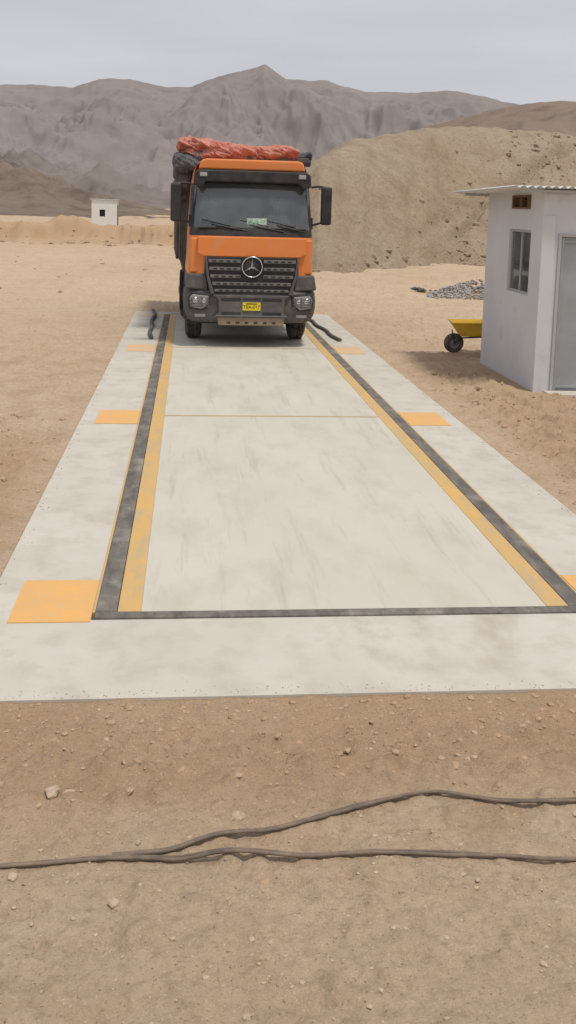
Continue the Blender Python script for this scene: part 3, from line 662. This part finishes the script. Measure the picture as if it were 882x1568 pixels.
# mirrors
for s in (-1,1):
    cx=s*1.40
    box('mirror_housing',cx-.10,cx+.10,.28,.42,2.29,3.0,M['black'],T,.045,3)
    box('mirror_glass',cx-.085,cx+.085,.422,.426,2.33,2.96,M['chrome'],T)
    tube('mirror_arm',[(s*1.12,.42,2.98),(s*1.25,.40,3.02),(cx,.36,2.98)],.022,M['black'],T)
    tube('mirror_arm',[(s*1.13,.42,2.28),(s*1.25,.40,2.30),(cx-s*.06,.36,2.34)],.022,M['black'],T)
    box('mirror_bracket',*sorted((s*1.10,s*1.16)),.38,.50,2.2,2.42,M['black'],T,.01)
# wheels
def wheel(cx,cy,s,wd=.31,R0=.525):
    h=wd/2
    e=empty('wheel',(0,0,0));e.parent=T
    prof=[(-h,.30),(-h-.005,.36),(-h,.44),(-h+.03,.50),(-h+.06,R0-.005),(-.09,R0),(-.085,R0-.015),(-.07,R0-.015),(-.065,R0),(-.01,R0),(-.006,R0-.015),(.006,R0-.015),(.01,R0),(.065,R0),(.07,R0-.015),(.085,R0-.015),(.09,R0),(h-.06,R0-.005),(h-.03,.50),(h,.44),(h+.005,.36),(h,.30)]
    lathe('tyre',prof,(cx,cy,R0),M['tyre'],e,56)
    L=[]
    for k in range(56):
        a=2*math.pi*k/56
        for q in (-.10,.04) : L.append((a,q,q+.07))
    v=[];f=[]
    for a,q0,q1 in L:
        k=len(v)
        for r in (R0-.01,R0+.006):
            for da in (-.03,.03):
                for q in (q0,q1): v.append((cx+q,cy+r*math.cos(a+da),R0+r*math.sin(a+da)))
        f+=[tuple(k+i for i in q) for q in [(0,1,3,2),(4,6,7,5),(0,4,5,1),(2,3,7,6),(0,2,6,4),(1,5,7,3)]]
    mesh('tread',v,f,M['tyre'],e)
    o=s
    lathe('rim',[(o*(h-.01),.30),(o*(h-.03),.285),(o*(h-.10),.27),(o*(h-.06),.20),(o*(h-.03),.13),(o*(h+.01),.11),(o*(h+.03),.07),(o*(h+.03),0)],(cx,cy,R0),M['rim'],e,32)
for s in (-1,1):
    wheel(s*1.02,1.42,s)
    for yy in (4.9,6.25):
        wheel(s*.94,yy,s,.56)
    pts=[]
    for a in np.linspace(-10,190,18):
        pts.append((1.42+.62*math.cos(math.radians(a)),.53+.62*math.sin(math.radians(a))))
    V=[];F=[]
    for (y,z) in pts: V+=[(s*.84,y,z),(s*1.21,y,z)]
    for i in range(len(pts)-1): F.append((2*i,2*i+1,2*i+3,2*i+2))
    o=mesh('mudguard',V,F,M['plastic'],T,None,True);o.modifiers.new('s','SOLIDIFY').thickness=.03
    lathe('fuel_tank' if s<0 else 'air_tank',[(0,0),(0,.28),(.02,.31),(1.2,.31),(1.22,.28),(1.22,0)],(s*.88,2.45,.72),M['rim'],T,24,axis='y')
box('front_axle',-.9,.9,1.36,1.48,.46,.58,M['dark'],T)
boxes('chassis',[(-.45,-.35,.3,7.4,.75,1.05),(.35,.45,.3,7.4,.75,1.05),(-.35,.35,2.3,2.4,.8,1.0),(-.35,.35,7.3,7.4,.8,1.0),(-.6,.6,4.8,5.0,.45,.6),(-.6,.6,6.15,6.35,.45,.6)],M['dark'],T)
box('engine',-.33,.33,.5,1.9,.62,1.25,M['dark'],T,.03)
box('underrun',-1.0,1.0,.2,.35,.42,.5,M['dark'],T,.02)
box('air_intake',-1.16,-.86,2.2,2.5,1.1,3.3,M['black'],T,.05)
box('exhaust_box',.85,1.15,2.2,2.5,.7,2.3,M['body'],T,.04)
box('rear_mudflap_l',-1.25,-.70,4.1,4.13,.25,1.15,M['black'],T);box('rear_mudflap_r',.70,1.25,4.1,4.13,.25,1.15,M['black'],T)
B=[(-1.3,-1.22,2.65,8.0,1.45,3.52),(1.22,1.3,2.65,8.0,1.45,3.52),(-1.22,1.22,2.65,2.73,1.2,3.60),(-1.22,1.22,7.92,8.0,1.3,3.5),(-1.22,1.22,2.73,7.92,1.2,1.3),(-1.33,-1.24,2.55,8.05,3.521,3.62),(1.24,1.33,2.55,8.05,3.521,3.62),(-1.24,1.24,2.56,2.66,3.605,3.70)]
for yy in np.arange(3.1,8,.75): B+=[(-1.36,-1.301,yy,yy+.1,1.45,3.50),(1.301,1.36,yy,yy+.1,1.45,3.50)]
boxes('tipper_body',B,M['body'],T,.01)
boxes('canopy_shelf',[(-1.28,1.28,2.15,2.55,3.50,3.56),(-1.3,1.3,2.1,2.15,3.50,3.60)],M['body'],T,.01)
def crumple(name,x0,x1,yc,zc,ry,rz,m,seed,nx=220,na=64,amp=.35):
    u=np.linspace(0,1,nx+1)[:,None];a=(2*math.pi*np.arange(na)/na)[None,:]
    Lx=(x1-x0)
    e=np.minimum(1,np.sin(np.pi*np.clip(u,0,1))*6+.02)**.5
    ca,sa=np.cos(a)+0*u,np.sin(a)+0*u;U=u+0*a
    n1=fbm(U*Lx*2.0+ca*.5,sa*.8+ca*.3,3,seed)
    n2=ridged(U*Lx*2.6+sa*.9,ca*1.3+U*.8,4,seed+5)-.5
    n3=ridged(U*Lx*6+sa*2.2,ca*2.2-U*3,3,seed+9)-.5
    k=e*(1+amp*n1+amp*1.3*n2+amp*.5*n3)
    sag=.06*fbm(U*Lx*1.3,U*0,2,seed+3)
    Xc=x0+Lx*U+.08*n1;Yc=yc+ry*k*ca;Zc=zc+rz*k*sa+sag
    V=np.stack([Xc,Yc,Zc],-1).reshape(-1,3);F=[]
    for i in range(nx):
        for j in range(na):
            F.append((i*na+j,i*na+(j+1)%na,(i+1)*na+(j+1)%na,(i+1)*na+j))
    o=mesh(name,V,F,m,T,None,True);recalc(o)
crumple('tarpaulin',-1.30,1.14,2.5,3.67,.46,.18,M['tarp'],200)
crumple('tarpaulin_fold',-1.36,-.50,2.34,3.74,.34,.15,M['tarp'],240,120,50,.5)
crumple('tarpaulin_fold',.0,1.10,2.32,3.69,.30,.125,M['tarp'],260,120,50,.5)
crumple('tarpaulin_fold',-.65,.15,2.30,3.66,.26,.11,M['tarp'],270,120,50,.5)
crumple('grey_sheet',-1.45,-.85,2.2,3.47,.27,.20,M['gtarp'],220,90,40,.45)
crumple('grey_sheet_hang',-1.44,-1.12,2.45,3.1,.24,.44,M['gtarp'],230,50,40,.3)
crumple('grey_sheet_end',1.02,1.38,2.5,3.58,.28,.12,M['gtarp'],235,60,40,.45)
nx_,ny_=60,80
XX,YY=np.meshgrid(np.linspace(-1.28,1.28,nx_),np.linspace(2.6,8.0,ny_))
ZZ=3.60+.14*(1-(XX/1.3)**2)+.05*fbm(XX*2,YY*2,4,77)+.03*ridged(XX*3,YY*1.2,3,78)
o=grid_mesh('load_cover',XX,YY,ZZ,M['tarp']);o.parent=T

# ------------------------------------------------------------ light, sky, camera
sd_=Vector((.215,-.26,.93)).normalized()
el=math.asin(sd_.z)
W=bpy.data.worlds.new('World');scene.world=W;W.use_nodes=True;nt=W.node_tree;N=nt.nodes;Lk=nt.links
bg=N['Background'];sk=N.new('ShaderNodeTexSky');sk.sky_type='NISHITA';sk.sun_disc=False
sk.sun_elevation=el;sk.sun_rotation=math.atan2(sd_.x,sd_.y);sk.air_density=1.0;sk.dust_density=4.0;sk.ozone_density=1.;sk.altitude=200
tc=N.new('ShaderNodeTexCoord');mp=N.new('ShaderNodeMapping');mp.inputs['Scale'].default_value=(1,1,7)
Lk.new(tc.outputs['Generated'],mp.inputs[0])
no=N.new('ShaderNodeTexNoise');no.inputs['Scale'].default_value=3.;no.inputs['Detail'].default_value=5;Lk.new(mp.outputs[0],no.inputs['Vector'])
mr=N.new('ShaderNodeMapRange');mr.inputs[1].default_value=.35;mr.inputs[2].default_value=.7;mr.inputs[3].default_value=.78;mr.inputs[4].default_value=.95;Lk.new(no.outputs[0],mr.inputs[0])
mx=N.new('ShaderNodeMix');mx.data_type='RGBA';Lk.new(mr.outputs[0],mx.inputs[0]);Lk.new(sk.outputs[0],mx.inputs[6]);mx.inputs[7].default_value=(7.2,7.2,7.65,1)
Lk.new(mx.outputs[2],bg.inputs[0]);bg.inputs[1].default_value=.09
sl_=bpy.data.lights.new('sun','SUN');sl_.energy=2.4;sl_.angle=math.radians(8);sl_.color=(1,.935,.83)
so=bpy.data.objects.new('sun',sl_);COL.objects.link(so);so.rotation_euler=sd_.to_track_quat('Z','Y').to_euler()
cam=bpy.data.cameras.new('camera');co=bpy.data.objects.new('camera',cam);COL.objects.link(co)
pit,yaw,rol=.135,.1018,.028
fw=Vector((math.sin(yaw)*math.cos(pit),math.cos(yaw)*math.cos(pit),-math.sin(pit)))
rt=Vector((math.cos(yaw),-math.sin(yaw),0));dn=fw.cross(rt)
r2=rt*math.cos(rol)-dn*math.sin(rol);d2=dn*math.cos(rol)+rt*math.sin(rol)
mt=Matrix((( r2.x,-d2.x,-fw.x,CAM[0]),(r2.y,-d2.y,-fw.y,CAM[1]),(r2.z,-d2.z,-fw.z,CAM[2]),(0,0,0,1)))
co.matrix_world=mt
cam.sensor_fit='VERTICAL';cam.sensor_height=36;cam.lens=1515.17/1568*36;cam.shift_y=-(784-523.1)/1568
cam.clip_start=.05;cam.clip_end=12000
scene.camera=co
vs=scene.view_settings;vs.view_transform='Standard';vs.look='None';vs.exposure=0;vs.gamma=1
